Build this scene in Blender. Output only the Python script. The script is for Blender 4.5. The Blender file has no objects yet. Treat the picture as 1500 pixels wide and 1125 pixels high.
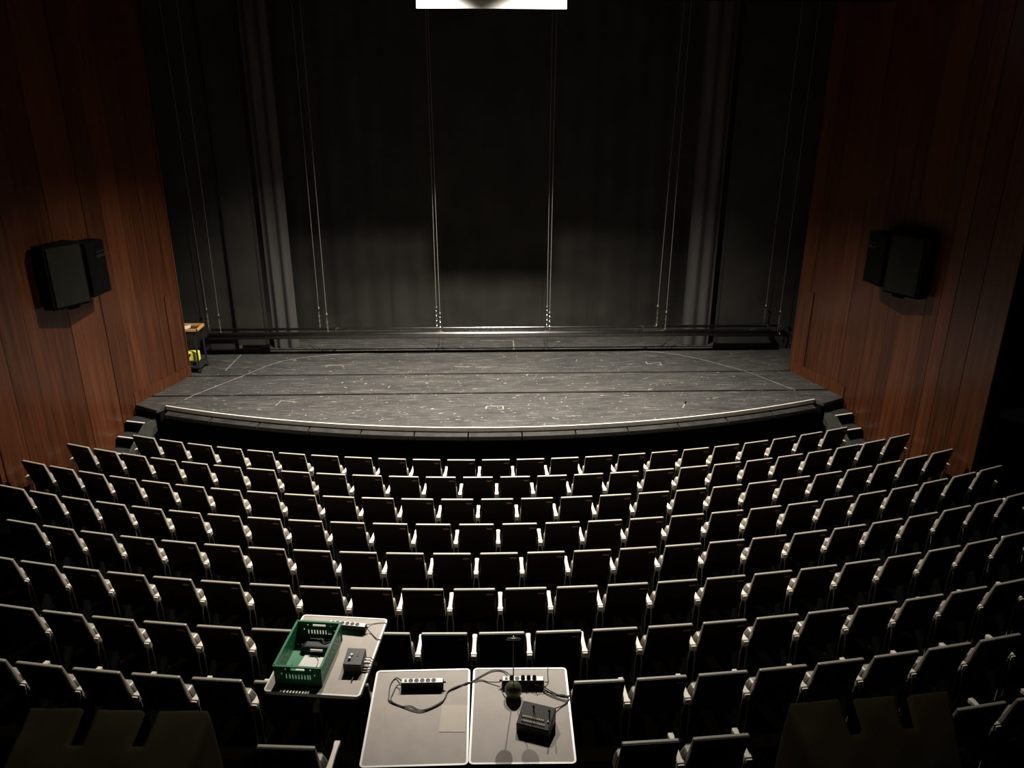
import bpy, bmesh, math, random
from mathutils import Vector, Matrix
random.seed(7)
sc = bpy.context.scene
COL = sc.collection
PI = math.pi
R_ = math.radians

# ------------------------------------------------------------------ camera
F_PX, PITCH, YAW, ROLL = 1127.0, 20.5, 1.84, 0.1
CAM = Vector((-0.1, 0.0, 6.3))
def cam_axes():
    p, y, r = R_(PITCH), R_(YAW), R_(ROLL)
    f = Vector((math.sin(y)*math.cos(p), math.cos(y)*math.cos(p), -math.sin(p)))
    rt = Vector((math.cos(y), -math.sin(y), 0)); up = rt.cross(f)
    return math.cos(r)*rt + math.sin(r)*up, -math.sin(r)*rt + math.cos(r)*up, f
AX, AY, AF = cam_axes()
cd = bpy.data.cameras.new('camera'); cam = bpy.data.objects.new('camera', cd); COL.objects.link(cam)
cd.sensor_width = 36.0; cd.lens = F_PX/1500*36.0; cd.clip_end = 200
cam.matrix_world = Matrix(((AX.x, AY.x, -AF.x, CAM.x), (AX.y, AY.y, -AF.y, CAM.y), (AX.z, AY.z, -AF.z, CAM.z), (0, 0, 0, 1)))
sc.camera = cam
def at(px, py, z):                      # pixel -> point on the level surface at height z
    d = (px-750)*AX - (py-562.5)*AY + F_PX*AF
    return CAM + d*((z-CAM.z)/d.z)
def at_y(px, py, y):                    # pixel -> point on the upright plane at depth y
    d = (px-750)*AX - (py-562.5)*AY + F_PX*AF
    return CAM + d*((y-CAM.y)/d.y)
def proj(v):
    v = Vector(v)-CAM; z = v.dot(AF)
    return 750+F_PX*v.dot(AX)/z, 562.5-F_PX*v.dot(AY)/z

# ------------------------------------------------------------------ world, lights, exposure
w = bpy.data.worlds.new('world'); sc.world = w; w.use_nodes = True
w.node_tree.nodes['Background'].inputs[0].default_value = (1.0, 0.92, 0.82, 1)
w.node_tree.nodes['Background'].inputs[1].default_value = 0.0012
LAMP_Y, LAMP_Z, LAMP_X = 12.4, 8.67, 1.12
for sx in (-1, 1):
    ld = bpy.data.lights.new('work_light', 'SPOT'); lo = bpy.data.objects.new('work_light', ld); COL.objects.link(lo)
    lo.location = (sx*LAMP_X, LAMP_Y, LAMP_Z)
    lo.rotation_euler = (R_(-2.5), R_(3), 0)
    ld.energy = 7100; ld.color = (1.0, 0.93, 0.83); ld.spot_size = R_(112); ld.spot_blend = 1.0; ld.shadow_soft_size = 0.05
vs = sc.view_settings
vs.view_transform = 'Standard'; vs.look = 'None'; vs.gamma = 1.0; vs.exposure = 0.0
vs.use_curve_mapping = False

# ------------------------------------------------------------------ materials
MATS = {}
def mat(name, col, rough=0.6, metal=0.0, var=0.0, scale=8.0, stretch=(1, 1, 1), bump=0.0, rnd=0.0, spec=0.5, emit=None, col2=None):
    if name in MATS: return MATS[name]
    m = bpy.data.materials.new(name); m.use_nodes = True; MATS[name] = m
    nt = m.node_tree; b = nt.nodes['Principled BSDF']
    b.inputs['Roughness'].default_value = rough; b.inputs['Metallic'].default_value = metal
    b.inputs['Specular IOR Level'].default_value = spec
    b.inputs['Base Color'].default_value = (*col, 1)
    if emit:
        b.inputs['Emission Color'].default_value = (*emit[0], 1); b.inputs['Emission Strength'].default_value = emit[1]
    if var or bump or rnd:
        tc = nt.nodes.new('ShaderNodeTexCoord'); mp = nt.nodes.new('ShaderNodeMapping'); mp.inputs['Scale'].default_value = stretch
        nz = nt.nodes.new('ShaderNodeTexNoise'); nz.inputs['Scale'].default_value = scale; nz.inputs['Detail'].default_value = 6
        nt.links.new(tc.outputs['Object'], mp.inputs[0]); nt.links.new(mp.outputs[0], nz.inputs['Vector'])
        rp = nt.nodes.new('ShaderNodeValToRGB')
        a = [c*(1-var) for c in col]; z = list(col2) if col2 else [min(1, c*(1+var)) for c in col]
        rp.color_ramp.elements[0].position = 0.3; rp.color_ramp.elements[1].position = 0.7
        rp.color_ramp.elements[0].color = (*a, 1); rp.color_ramp.elements[1].color = (*z, 1)
        nt.links.new(nz.outputs['Fac'], rp.inputs[0]); out = rp.outputs[0]
        if rnd:
            oi = nt.nodes.new('ShaderNodeObjectInfo'); mr = nt.nodes.new('ShaderNodeMapRange')
            mr.inputs['To Min'].default_value = 1-rnd; mr.inputs['To Max'].default_value = 1+rnd
            mx = nt.nodes.new('ShaderNodeVectorMath'); mx.operation = 'SCALE'
            nt.links.new(oi.outputs['Random'], mr.inputs['Value']); nt.links.new(out, mx.inputs[0]); nt.links.new(mr.outputs[0], mx.inputs['Scale'])
            out = mx.outputs[0]
        nt.links.new(out, b.inputs['Base Color'])
        if bump:
            bp = nt.nodes.new('ShaderNodeBump'); bp.inputs['Strength'].default_value = bump; bp.inputs['Distance'].default_value = 0.01
            nt.links.new(nz.outputs['Fac'], bp.inputs['Height']); nt.links.new(bp.outputs[0], b.inputs['Normal'])
    return m
M_WOOD = mat('red_brown_wood', (0.070, 0.0215, 0.0080), 0.30, var=0.38, scale=3.0, stretch=(6, 6, 0.25), bump=0.05, rnd=0.25, spec=0.55)
M_BLACK = mat('black_paint', (0.012, 0.012, 0.011), 0.7, var=0.3, scale=3)
M_MATTE = mat('matte_black', (0.003, 0.003, 0.003), 0.95, spec=0.05, var=0.2)
M_CARPET = mat('dark_carpet', (0.0015, 0.0012, 0.001), 1.0, var=0.4, scale=60, spec=0.0)
M_VELVET = mat('black_drape', (0.032, 0.0305, 0.026), 0.9, var=0.25, scale=1.2, spec=0.15)
M_LEG = mat('dark_grey_drape', (0.060, 0.056, 0.053), 0.9, var=0.2, scale=2, stretch=(3, 3, .3), spec=0.15)
M_SHELL = mat('dark_brown_laminate', (0.010, 0.0058, 0.0045), 0.55, var=0.3, scale=5, stretch=(1, 1, 4), spec=0.3)
M_FAB = mat('warm_grey_upholstery', (0.33, 0.298, 0.247), 0.42, var=0.14, scale=90, bump=0.1, spec=0.6)
M_ARM = mat('pale_beech', (0.66, 0.60, 0.51), 0.45, var=0.10, scale=10, stretch=(8, 1, 1))
M_STEEL = mat('polished_steel', (0.62, 0.60, 0.57), 0.28, 1.0, var=0.1, scale=20)
M_DKSTEEL = mat('dark_steel', (0.05, 0.05, 0.05), 0.45, 0.6, var=0.2)
M_ALUP = mat('pale_painted_metal', (0.36, 0.345, 0.32), 0.4, var=0.05)
M_TUBE = mat('worn_steel_tube', (0.30, 0.29, 0.275), 0.32, 1.0, var=0.12, scale=6)
M_PLATE = mat('bronze_plate', (0.26, 0.13, 0.095), 0.5, 0.0, var=0.2)
M_WIRE = mat('grey_wire_rope', (0.22, 0.215, 0.20), 0.5, 0.3, var=0.2, scale=40)
M_WHITE = mat('white_enamel', (0.82, 0.80, 0.76), 0.4, var=0.04)
M_EDGE = mat('white_edge_band', (0.92, 0.90, 0.85), 0.3, var=0.03)
M_TOP = mat('grey_laminate', (0.40, 0.342, 0.290), 0.55, var=0.08, scale=5, col2=(0.45, 0.385, 0.327))
M_GREEN = mat('green_plastic', (0.022, 0.20, 0.085), 0.4, var=0.12, scale=12)
M_PAPER = mat('white_paper', (0.80, 0.77, 0.70), 0.8, var=0.03)
M_SHEET = mat('pale_sheet', (0.70, 0.62, 0.52), 0.7, var=0.04)
M_BOX = mat('charcoal_metal', (0.055, 0.053, 0.050), 0.5, var=0.15, scale=30)
M_RUB = mat('black_rubber', (0.010, 0.010, 0.010), 0.55, var=0.2)
M_CABLE = mat('black_cable', (0.030, 0.028, 0.027), 0.5, var=0.2)
M_OLIVE = mat('olive_lacquer', (0.12, 0.12, 0.075), 0.28, 0.15, var=0.15, scale=20)
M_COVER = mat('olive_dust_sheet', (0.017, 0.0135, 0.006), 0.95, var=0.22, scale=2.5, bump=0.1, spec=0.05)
M_ALU = mat('bright_aluminium', (0.75, 0.73, 0.70), 0.35, 0.9, var=0.1)
M_GRILLE = mat('grey_grille', (0.009, 0.009, 0.006), 0.9, var=0.25, scale=60, spec=0.15)
M_YEL = mat('yellow_plastic', (0.80, 0.74, 0.10), 0.5, var=0.05)
M_ORANGE = mat('orange_wood', (0.62, 0.30, 0.10), 0.5, var=0.15)
M_CHALK = mat('worn_white_mark', (0.17, 0.158, 0.137), 0.9, var=0.45, scale=9)
M_SCUFF = mat('pale_scuff', (0.30, 0.28, 0.23), 0.9, var=0.4, scale=14)
M_LEDGE = mat('dark_ledge_paint', (0.022, 0.021, 0.02), 0.45, var=0.4, scale=6)
M_NOSE = mat('pale_nosing', (0.55, 0.52, 0.47), 0.5, var=0.1)
def stage_material():
    m = mat('scuffed_black_stage_paint', (0.05, 0.047, 0.042), 0.5, spec=0.4)
    nt = m.node_tree; b = nt.nodes['Principled BSDF']
    tc = nt.nodes.new('ShaderNodeTexCoord')
    def noise(scale, st, det=7):
        mp = nt.nodes.new('ShaderNodeMapping'); mp.inputs['Scale'].default_value = st
        n = nt.nodes.new('ShaderNodeTexNoise'); n.inputs['Scale'].default_value = scale; n.inputs['Detail'].default_value = det; n.inputs['Roughness'].default_value = 0.62
        nt.links.new(tc.outputs['Object'], mp.inputs[0]); nt.links.new(mp.outputs[0], n.inputs['Vector']); return n
    def ramp(n, p0, p1, c0, c1):
        r = nt.nodes.new('ShaderNodeValToRGB'); e = r.color_ramp.elements
        e[0].position = p0; e[1].position = p1; e[0].color = (*c0, 1); e[1].color = (*c1, 1)
        nt.links.new(n.outputs['Fac'], r.inputs[0]); return r
    base = ramp(noise(1.6, (.7, 2.4, 1), 10), .22, .80, (0.020, 0.0195, 0.0185), (0.056, 0.0535, 0.049))
    streak = ramp(noise(7.0, (.35, 5, 1), 9), .56, .80, (0, 0, 0), (0.16, 0.15, 0.13))
    speck = ramp(noise(26.0, (.6, 1.4, 1), 3), .67, .74, (0, 0, 0), (0.25, 0.235, 0.2))
    def add(a, c):
        x = nt.nodes.new('ShaderNodeVectorMath'); x.operation = 'ADD'
        nt.links.new(a, x.inputs[0]); nt.links.new(c, x.inputs[1]); return x.outputs[0]
    nt.links.new(add(add(base.outputs[0], streak.outputs[0]), speck.outputs[0]), b.inputs['Base Color'])
    rr = ramp(noise(3, (1, 3, 1)), .3, .7, (.42,)*3, (.68,)*3); nt.links.new(rr.outputs[0], b.inputs['Roughness'])
    return m
M_STAGE = stage_material()

# ------------------------------------------------------------------ mesh helpers
class MB:
    def __init__(s): s.v = []; s.f = []
    def add(s, vs, fs):
        o = len(s.v); s.v += [tuple(p) for p in vs]; s.f += [tuple(i+o for i in q) for q in fs]; return s
    def box(s, x0, x1, y0, y1, z0, z1, M=None):
        vs = [Vector((x, y, z)) for z in (z0, z1) for y in (y0, y1) for x in (x0, x1)]
        if M: vs = [M @ p for p in vs]
        return s.add(vs, [(0, 2, 3, 1), (4, 5, 7, 6), (0, 1, 5, 4), (2, 6, 7, 3), (0, 4, 6, 2), (1, 3, 7, 5)])
    def prism(s, pts, z0, z1):          # pts counter-clockwise in plan
        n = len(pts); vs = [(x, y, z0) for x, y in pts]+[(x, y, z1) for x, y in pts]
        return s.add(vs, [tuple(range(n-1, -1, -1)), tuple(range(n, 2*n))]+[(i, (i+1) % n, n+(i+1) % n, n+i) for i in range(n)])
    def loft(s, secs, cap=True):
        n = len(secs[0]); vs = [p for q in secs for p in q]; fs = []
        for k in range(len(secs)-1):
            for i in range(n): fs.append((k*n+i, k*n+(i+1) % n, (k+1)*n+(i+1) % n, (k+1)*n+i))
        if cap: fs += [tuple(range(n-1, -1, -1)), tuple((len(secs)-1)*n+i for i in range(n))]
        return s.add(vs, fs)
    def tube(s, pts, r, n=8, cap=True):
        pts = [Vector(p) for p in pts]; secs = []
        for i, p in enumerate(pts):
            t = (pts[min(i+1, len(pts)-1)]-pts[max(i-1, 0)]).normalized()
            a = t.cross(Vector((0, 0, 1)) if abs(t.z) < .9 else Vector((1, 0, 0))).normalized(); b = t.cross(a)
            rr = r[i] if isinstance(r, (list, tuple)) else r
            secs.append([p+rr*(math.cos(2*PI*k/n)*b+math.sin(2*PI*k/n)*a) for k in range(n)])
        return s.loft(secs, cap)
    def lathe(s, prof, n=20, c=(0, 0, 0), M=None):
        secs = []
        for r, z in prof:
            q = [Vector((c[0]+r*math.cos(2*PI*k/n), c[1]+r*math.sin(2*PI*k/n), c[2]+z)) for k in range(n)]
            secs.append([M @ p for p in q] if M else q)
        return s.loft(secs)
    def build(s, name, m, parent=None, bevel=0, seg=2, smooth=False, loc=None):
        me = bpy.data.meshes.new(name); me.from_pydata([tuple(v) for v in s.v], [], s.f)
        bm = bmesh.new(); bm.from_mesh(me)
        bmesh.ops.recalc_face_normals(bm, faces=bm.faces)
        if bevel:
            ed = [e for e in bm.edges if len(e.link_faces) == 2 and e.calc_face_angle(0) > .6]
            bmesh.ops.bevel(bm, geom=ed, offset=bevel, segments=seg, profile=.5, affect='EDGES', clamp_overlap=True)
        bm.to_mesh(me); bm.free()
        if smooth:
            for p in me.polygons: p.use_smooth = True
        me.materials.append(m)
        o = bpy.data.objects.new(name, me); COL.objects.link(o)
        if parent: o.parent = parent
        if loc: o.location = loc
        return o
def tag(o, label=None, cat=None, group=None, kind=None):
    if label: o['label'] = label
    if cat: o['category'] = cat
    if group: o['group'] = group
    if kind: o['kind'] = kind
    return o
def empty(name, loc=(0, 0, 0), rz=0, **k):
    o = bpy.data.objects.new(name, None); COL.objects.link(o); o.location = loc; o.rotation_euler = (0, 0, rz); o.empty_display_size = .1
    return tag(o, **k)
def copy_tree(o, parent=None):
    c = o.copy(); COL.objects.link(c); c.parent = parent
    for ch in list(o.children): copy_tree(ch, c)
    return c
def smooth_path(pts, n=6):
    pts = [Vector(p) for p in pts]; P = [pts[0]]+pts+[pts[-1]]; out = []
    for i in range(1, len(P)-2):
        a, b, c, d = P[i-1:i+3]
        for k in range(n):
            t = k/n; out.append(.5*((2*b)+(c-a)*t+(2*a-5*b+4*c-d)*t*t+(3*b-a-3*c+d)*t**3))
    out.append(pts[-1]); return out
def flat(name, pts, m, parent, th=.002):   # thin marks, polygons given as 3D points at their own height
    mb = MB(); n = len(pts); mb.loft([[Vector(p) for p in pts], [Vector(p)+Vector((0, 0, th)) for p in pts]]); return mb.build(name, m, parent)

# ------------------------------------------------------------------ setting: floor terraces
YC = 28.4
STAGE_Z = 0.95
ROW_D = [8.0885-.8165*(i-4.5) for i in range(1, 10)]
ROW_PX = [674.5, 700, 732.5, 769.5, 812.5, 865, 930, 1006, 1100]
ROW_TOP = [at_y(727, y, d).z for y, d in zip(ROW_PX, ROW_D)]
# smooth parabola-free tread heights: keep the measured tops, the floor lies .87 m below
ROW_R = [YC-d for d in ROW_D]
SEAT_H = .87
ROW_F = [t-SEAT_H for t in ROW_TOP]
def ring(mb, r0, r1, z0, z1, a=36, n=48):
    for k in range(n):
        t0 = R_(-a+2*a*k/n); t1 = R_(-a+2*a*(k+1)/n)
        q = [(r*math.sin(t), YC-r*math.cos(t)) for r, t in ((r1, t0), (r1, t1), (r0, t1), (r0, t0))]
        mb.prism(q, z0, z1)
fl = empty('floor', (0, 0, 0), kind='structure')
edges = [15.6]+[r+.13 for r in ROW_R]+[ROW_R[-1]+1.0, ROW_R[-1]+7]
hts = ROW_F+[ROW_F[-1]+.1, ROW_F[-1]+.2]
for i in range(len(hts)):
    mb = MB(); ring(mb, edges[i], edges[i+1], -.5, hts[i]); mb.build('terrace', M_CARPET, fl)

# ------------------------------------------------------------------ setting: stage
st = empty('floor_stage', (0, 0, 0), kind='structure')
WA, WC = (6.17, 15.0), (7.45, 10.6)     # wooden side wall: proscenium edge, audience end
def wall_x(y): return WA[0]+(WA[1]-y)*(WC[0]-WA[0])/(WA[1]-WC[1])
R_LIP = 16.27
def arc(r, x0, x1, n=48): return [(x, YC-math.sqrt(r*r-x*x)) for x in [x0+(x1-x0)*k/n for k in range(n+1)]]
Z0 = STAGE_Z-.06
S2, S1 = 13.82, 14.93
lipx = 6.03
front = [(-wall_x(13.40), 13.40), (-6.14, 13.12), (-6.05, 13.28)]+arc(R_LIP, -lipx, lipx)+[(6.05, 13.28), (6.14, 13.12), (wall_x(13.40), 13.40)]
mb = MB(); mb.prism(front+[(wall_x(S2-.038), S2-.038), (-wall_x(S2-.038), S2-.038)], Z0, STAGE_Z); mb.build('stage_panel', M_STAGE, st)
mb = MB(); mb.prism([(-wall_x(S2+.038), S2+.038), (wall_x(S2+.038), S2+.038), (wall_x(S1-.038), S1-.038), (-wall_x(S1-.038), S1-.038)], Z0, STAGE_Z); mb.build('stage_panel', M_STAGE, st)
mb = MB(); mb.prism([(-6.19, S1+.038), (6.19, S1+.038), (6.17, 15.0), (9, 15.0), (9, 19.4), (-9, 19.4), (-9, 15.0), (-6.17, 15.0)], Z0, STAGE_Z); mb.build('stage_panel', M_STAGE, st)
inner = arc(R_LIP-.02, -6.0, 6.0)
mb = MB(); mb.prism([(-6.6, 13.45), (-6.12, 13.18), (-6.0, 13.35)]+inner+[(6.0, 13.35), (6.12, 13.18), (6.6, 13.45), (6.1, 15.0), (6.1, 18.9), (-6.1, 18.9), (-6.1, 15.0)], 0, Z0-.02); mb.build('stage_base', M_MATTE, st)
def arc_strip(name, r0, r1, z0, z1, x, m, n=48):
    mb = MB(); A = arc(r0, -x, x, n); B = arc(r1, -x, x, n)
    secs = [[(B[k][0], B[k][1], z0), (A[k][0], A[k][1], z0), (A[k][0], A[k][1], z1), (B[k][0], B[k][1], z1)] for k in range(n+1)]
    mb.loft(secs); return mb.build(name, m, st)
arc_strip('edge_strip', R_LIP-.012, R_LIP+.018, STAGE_Z-.05, STAGE_Z+.022, lipx, M_NOSE)
for k in range(13):                       # ledge boards below the lip, joint by joint
    x0 = -6.0+12.0*k/13+.012; x1 = -6.0+12.0*(k+1)/13-.012
    A = arc(R_LIP+.02, x0, x1, 5); B = arc(R_LIP+.19, x0, x1, 5); mb = MB()
    mb.loft([[(B[i][0], B[i][1], STAGE_Z-.14), (A[i][0], A[i][1], STAGE_Z-.14), (A[i][0], A[i][1], STAGE_Z-.07), (B[i][0], B[i][1], STAGE_Z-.07)] for i in range(6)])
    mb.build('ledge_board', M_LEDGE, st)
# worn arc line on the boards
line_px = [(270, 586), (286, 578), (350, 553), (410, 530), (470, 521), (530, 518), (600, 515.5), (700, 514), (800, 513.2), (880, 513), (953, 515), (1007, 522), (1060, 535), (1095, 545), (1140, 562), (1165, 572)]
lp = smooth_path([at(x, y, STAGE_Z+.001) for x, y in line_px], 5)
mb = MB(); secs = []
for i, p in enumerate(lp):
    t = (lp[min(i+1, len(lp)-1)]-lp[max(0, i-1)]).normalized(); nrm = Vector((-t.y, t.x, 0))*.010
    secs.append([p-nrm, p+nrm, p+nrm+Vector((0, 0, .002)), p-nrm+Vector((0, 0, .002))])
mb.loft(secs); mb.build('floor_line', M_CHALK, st)
def strip_px(pts, wd=.012, m=M_CHALK, name='chalk_mark'):
    P = [at(x, y, STAGE_Z+.001) for x, y in pts]; mb = MB()
    for a, b in zip(P[:-1], P[1:]):
        t = (b-a).normalized(); n = Vector((-t.y, t.x, 0))*wd
        mb.loft([[a-n, a+n, a+n+Vector((0, 0, .002)), a-n+Vector((0, 0, .002))], [b-n, b+n, b+n+Vector((0, 0, .002)), b-n+Vector((0, 0, .002))]])
    mb.build(name, m, st)
for q in [[(478, 538), (480, 535), (501, 535), (503, 538)], [(404, 594), (412, 587), (428, 588), (432, 590)], [(330, 543), (340, 533), (353, 520)],
          [(712, 599), (713, 595), (737, 595), (737, 600)], [(704, 499), (752, 499), (753, 515)], [(946, 530), (948, 533), (967, 531), (968, 534)],
          [(810, 611), (811, 613), (819, 614)], [(1000, 598), (1005, 588), (1003, 592)], [(666, 537), (687, 537.5)], [(697, 538), (728, 537)], [(1044, 583.5), (1053, 582)]]:
    strip_px(q)
mb = MB()
for k in range(330):                      # scattered scuffs and paint flecks
    px = random.uniform(300, 1180); py = 500+118*random.random()**.75
    if k > 210: px = random.gauss(730, 130); py = random.uniform(548, 622)
    p = at(px, py, STAGE_Z+.0008)
    if p.y < YC-math.sqrt(R_LIP**2-min(p.x**2, 200))+.08 or abs(p.x) > wall_x(p.y)-.1 or abs(p.y-S1) < .05 or abs(p.y-S2) < .05: continue
    a = random.choice([0, 0, .3, -.4, 1.2]); L = random.uniform(.006, .05)*random.choice([.7, 1, 1.8]); W = random.uniform(.004, .011); n = 6
    q = []
    for i in range(n):
        rr = random.uniform(.6, 1); u = L*rr*math.cos(2*PI*i/n); v = W*rr*math.sin(2*PI*i/n)
        q.append(p+Vector((u*math.cos(a)-v*math.sin(a), u*math.sin(a)+v*math.cos(a), 0)))
    mb.loft([q, [x+Vector((0, 0, .0015)) for x in q]])
tag(mb.build('scuff_marks', M_SCUFF, st), kind='stuff')

# ------------------------------------------------------------------ setting: wooden side walls
WTOP = 11.0
for sx, nm in ((-1, 'wall_left'), (1, 'wall_right')):
    wl = empty(nm, (0, 0, 0), kind='structure')
    a = Vector((sx*WA[0], WA[1], 0)); c = Vector((sx*WC[0], WC[1], 0)); L = (c-a).length; u = (c-a).normalized(); o = Vector((sx*abs(u.y), -u.x*(1 if sx*u.y*0+1 else 1), 0))
    o = Vector((sx, sx*u.x/abs(u.y)*abs(u.y)*0, 0)); n = Vector((-u.y, u.x, 0));  n = n if n.x*sx > 0 else -n
    M = Matrix(((u.x, n.x, 0, a.x), (u.y, n.y, 0, a.y), (0, 0, 1, 0), (0, 0, 0, 1)))
    mb = MB(); mb.box(.02, L-.02, .05, .35, -.3, WTOP, M); mb.build('wall_core', M_MATTE, wl)
    wd = []
    while sum(wd) < L: wd.append(random.choice([.26, .34, .42, .46, .5]))
    s = 0
    for i, q in enumerate(wd):
        e = min(L, s+q)
        if e-s > .05:
            mb = MB(); y0 = random.choice([0, .003, .008, .012]); mb.box(s+.0025, e-.0025, y0, .06, -.3, WTOP, M); mb.build('wood_board', M_WOOD, wl, bevel=.003, seg=1)
        s = e
    mb = MB(); mb.box(.0, .03, -.004, .35, STAGE_Z, WTOP, M); mb.build('edge_board', M_WOOD, wl)
    mb = MB(); mb.box(.03, 1.66, -.012, 0, STAGE_Z, STAGE_Z+.22, M); tag(mb.build('skirting_board', M_WOOD, wl))
    mb = MB(); mb.box(.34, .46, -.02, 0, STAGE_Z+.22, STAGE_Z+1.75, M); mb.build('batten', M_WOOD, wl)
# stage house and auditorium shell
def struct(name, m, *boxes):
    mb = MB()
    for b in boxes: mb.box(*b)
    return tag(mb.build(name, m), kind='structure')
struct('wall_stage_left', M_MATTE, (-9.2, -9.0, 15.36, 19.4, 0, 12.5))
struct('wall_stage_right', M_MATTE, (9.0, 9.2, 15.36, 19.4, 0, 12.5))
struct('wall_stage_back', M_MATTE, (-9.2, 9.2, 19.4, 19.6, 0, 12.5))
struct('wall_proscenium_left', M_MATTE, (-12.2, -6.45, 15.05, 15.35, 0, 12.5))
struct('wall_proscenium_right', M_MATTE, (6.45, 12.2, 15.05, 15.35, 0, 12.5))
struct('wall_side_left', M_MATTE, (-12.2, -12.0, -3, 15.0, 0, 12.5))
struct('wall_side_right', M_MATTE, (12.0, 12.2, -3, 15.0, 0, 12.5))
struct('wall_back', M_MATTE, (-12.2, 12.2, -3.2, -3.0, 0, 12.5))
struct('ceiling', M_MATTE, (-12.2, 12.2, -3.2, 19.6, 12.5, 12.7))
struct('trim_bridge', M_MATTE, (-6.45, 6.45, 13.42, 13.6, 7.74, 12.5))

# ------------------------------------------------------------------ lit panel on the bridge and the two work lights above the frame
a = at_y(610, 12, 13.38); b = at_y(830, 12, 13.38)
pn = empty('white_panel', ((a.x+b.x)/2, 13.39, a.z), label='bright white board hanging at the top above the stage', cat='board')
hw = (b.x-a.x)/2
mb = MB(); mb.box(-hw, hw, -.02, .02, 0, 1.0); mb.build('board', M_WHITE, pn)
for x in (-hw+.16, hw-.21): mb = MB(); mb.box(x-.004, x+.004, -.0225, -.02, 0, 1.0); mb.build('seam', M_SHEET, pn)
for sx in (-1, 1):
    o = empty('floodlight', (sx*LAMP_X, LAMP_Y, LAMP_Z+.06), label='black floodlight above the seats near the '+('left' if sx < 0 else 'right')+' end of the white board', cat='floodlight', group='floodlights above the frame')
    mb = MB(); mb.loft([[(x*.11, y*.08, z) for x, y in ((-1, -1), (1, -1), (1, 1), (-1, 1))] for z in (.02, .16)]); mb.build('housing', M_DKSTEEL, o, bevel=.01)
    mb = MB(); mb.tube([(0, 0, .15), (0, 0, .5)], .012); mb.tube([(0, 0, .5), (0, .9, .5)], .012); mb.build('bracket', M_DKSTEEL, o)

# ------------------------------------------------------------------ backdrop, legs and black flats
def drape(name, x0, x1, y, z0, z1, amp, wl, m, **k):
    n = int((x1-x0)/wl*10); mb = MB(); rng = random.Random(int(abs(x0)*100)); ph = 0; F = []; Bk = []
    for i in range(n+1):
        x = x0+(x1-x0)*i/n; ph += 2*PI/10*rng.uniform(.7, 1.3); d = amp*math.sin(ph)*rng.uniform(.8, 1)
        F.append((x, d))
    secs = []
    for x, d in F: secs.append([(x-(x0+x1)/2, d-.004, 0), (x-(x0+x1)/2, d+.004, 0), (x-(x0+x1)/2, d+.004, z1-z0), (x-(x0+x1)/2, d-.004, z1-z0)])
    mb.loft(secs); o = mb.build(name, m, smooth=False); o.location = ((x0+x1)/2, y, z0); return tag(o, **k)
drape('backdrop_curtain', -6.9, 6.9, 18.3, STAGE_Z+.01, 12.0, .018, .5, M_VELVET, label='large black backdrop curtain across the rear of the stage', cat='curtain')
def flat_screen(x0, x1, y, h, lab):
    o = empty('masking_flat', ((x0+x1)/2, y, STAGE_Z), label=lab, cat='panel', group='black masking flats'); hw = (x1-x0)/2
    mb = MB(); mb.box(-hw, hw, 0, .04, 0, h); mb.build('panel', M_VELVET, o)
    for x in (-hw, hw-.05): mb = MB(); mb.box(x, x+.05, -.015, 0, 0, h); mb.build('stile', M_BLACK, o)
    mb = MB(); mb.box(-hw+.05, hw-.05, -.012, 0, .0, .1); mb.build('bottom_rail', M_BLACK, o)
    return o
la = at(347, 517, STAGE_Z); lb = at(398, 515, STAGE_Z); ra = at(1040, 507, STAGE_Z); 
ofl = flat_screen(-5.62, -4.95, 16.42, 7.5, 'tall black flat beside the left stage drape')
mb = MB(); mb.tube(smooth_path([(-.26, -.02, .12), (.1, -.02, .12), (.2, -.02, .16), (.33, -.02, .17)]), .006, 5); mb.build('cable', M_WIRE, ofl)
mb = MB(); mb.box(-.32, -.25, -.03, 0, .12, .2); mb.build('socket_box', M_STEEL, ofl)
flat_screen(-7.4, -5.66, 16.5, 7.5, 'wide black flat in the left wing behind the trolley')
flat_screen(4.98, 7.4, 16.45, 7.5, 'wide black flat in the right wing')
drape('stage_leg_curtain', -4.93, -4.38, 16.75, STAGE_Z+.01, 9.5, .035, .26, M_LEG, label='dark grey folded drape left of the backdrop', cat='curtain', group='stage leg curtains')
drape('stage_leg_curtain', 4.32, 4.95, 16.75, STAGE_Z+.01, 9.5, .035, .28, M_LEG, label='dark grey folded drape right of the backdrop', cat='curtain', group='stage leg curtains')

# ------------------------------------------------------------------ fly bar on wires
PY = 16.28
zt = at_y(720, 481, PY).z; zb = at_y(720, 484.5, PY-.1).z-.074
pl = at_y(300, 484, PY); pr = at_y(1142, 474, PY)
fb = empty('fly_bar', (0, PY, STAGE_Z), label='long steel pipe bar hanging low across the stage on wires', cat='pipe')
def fz(z): return z-STAGE_Z
mb = MB(); mb.tube([(pl.x+.1, .05, fz(zt)), (pr.x+.02, .05, fz(zt))], .03, 12); mb.build('upper_tube', M_TUBE, fb, smooth=True)
mb = MB(); mb.tube([(pl.x+.12, -.1, fz(zb)), (pr.x-.25, -.1, fz(zb))], .078, 16); mb.build('lower_tube', M_TUBE, fb, smooth=True)
for x in (pl.x+.12, -3.4, -1.1, 1.15, 3.3, pr.x-.27):
    mb = MB(); mb.box(x-.02, x+.02, -.12, .07, fz(zb)-.02, fz(zt)+.035); mb.build('clamp', M_DKSTEEL, fb)
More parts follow.
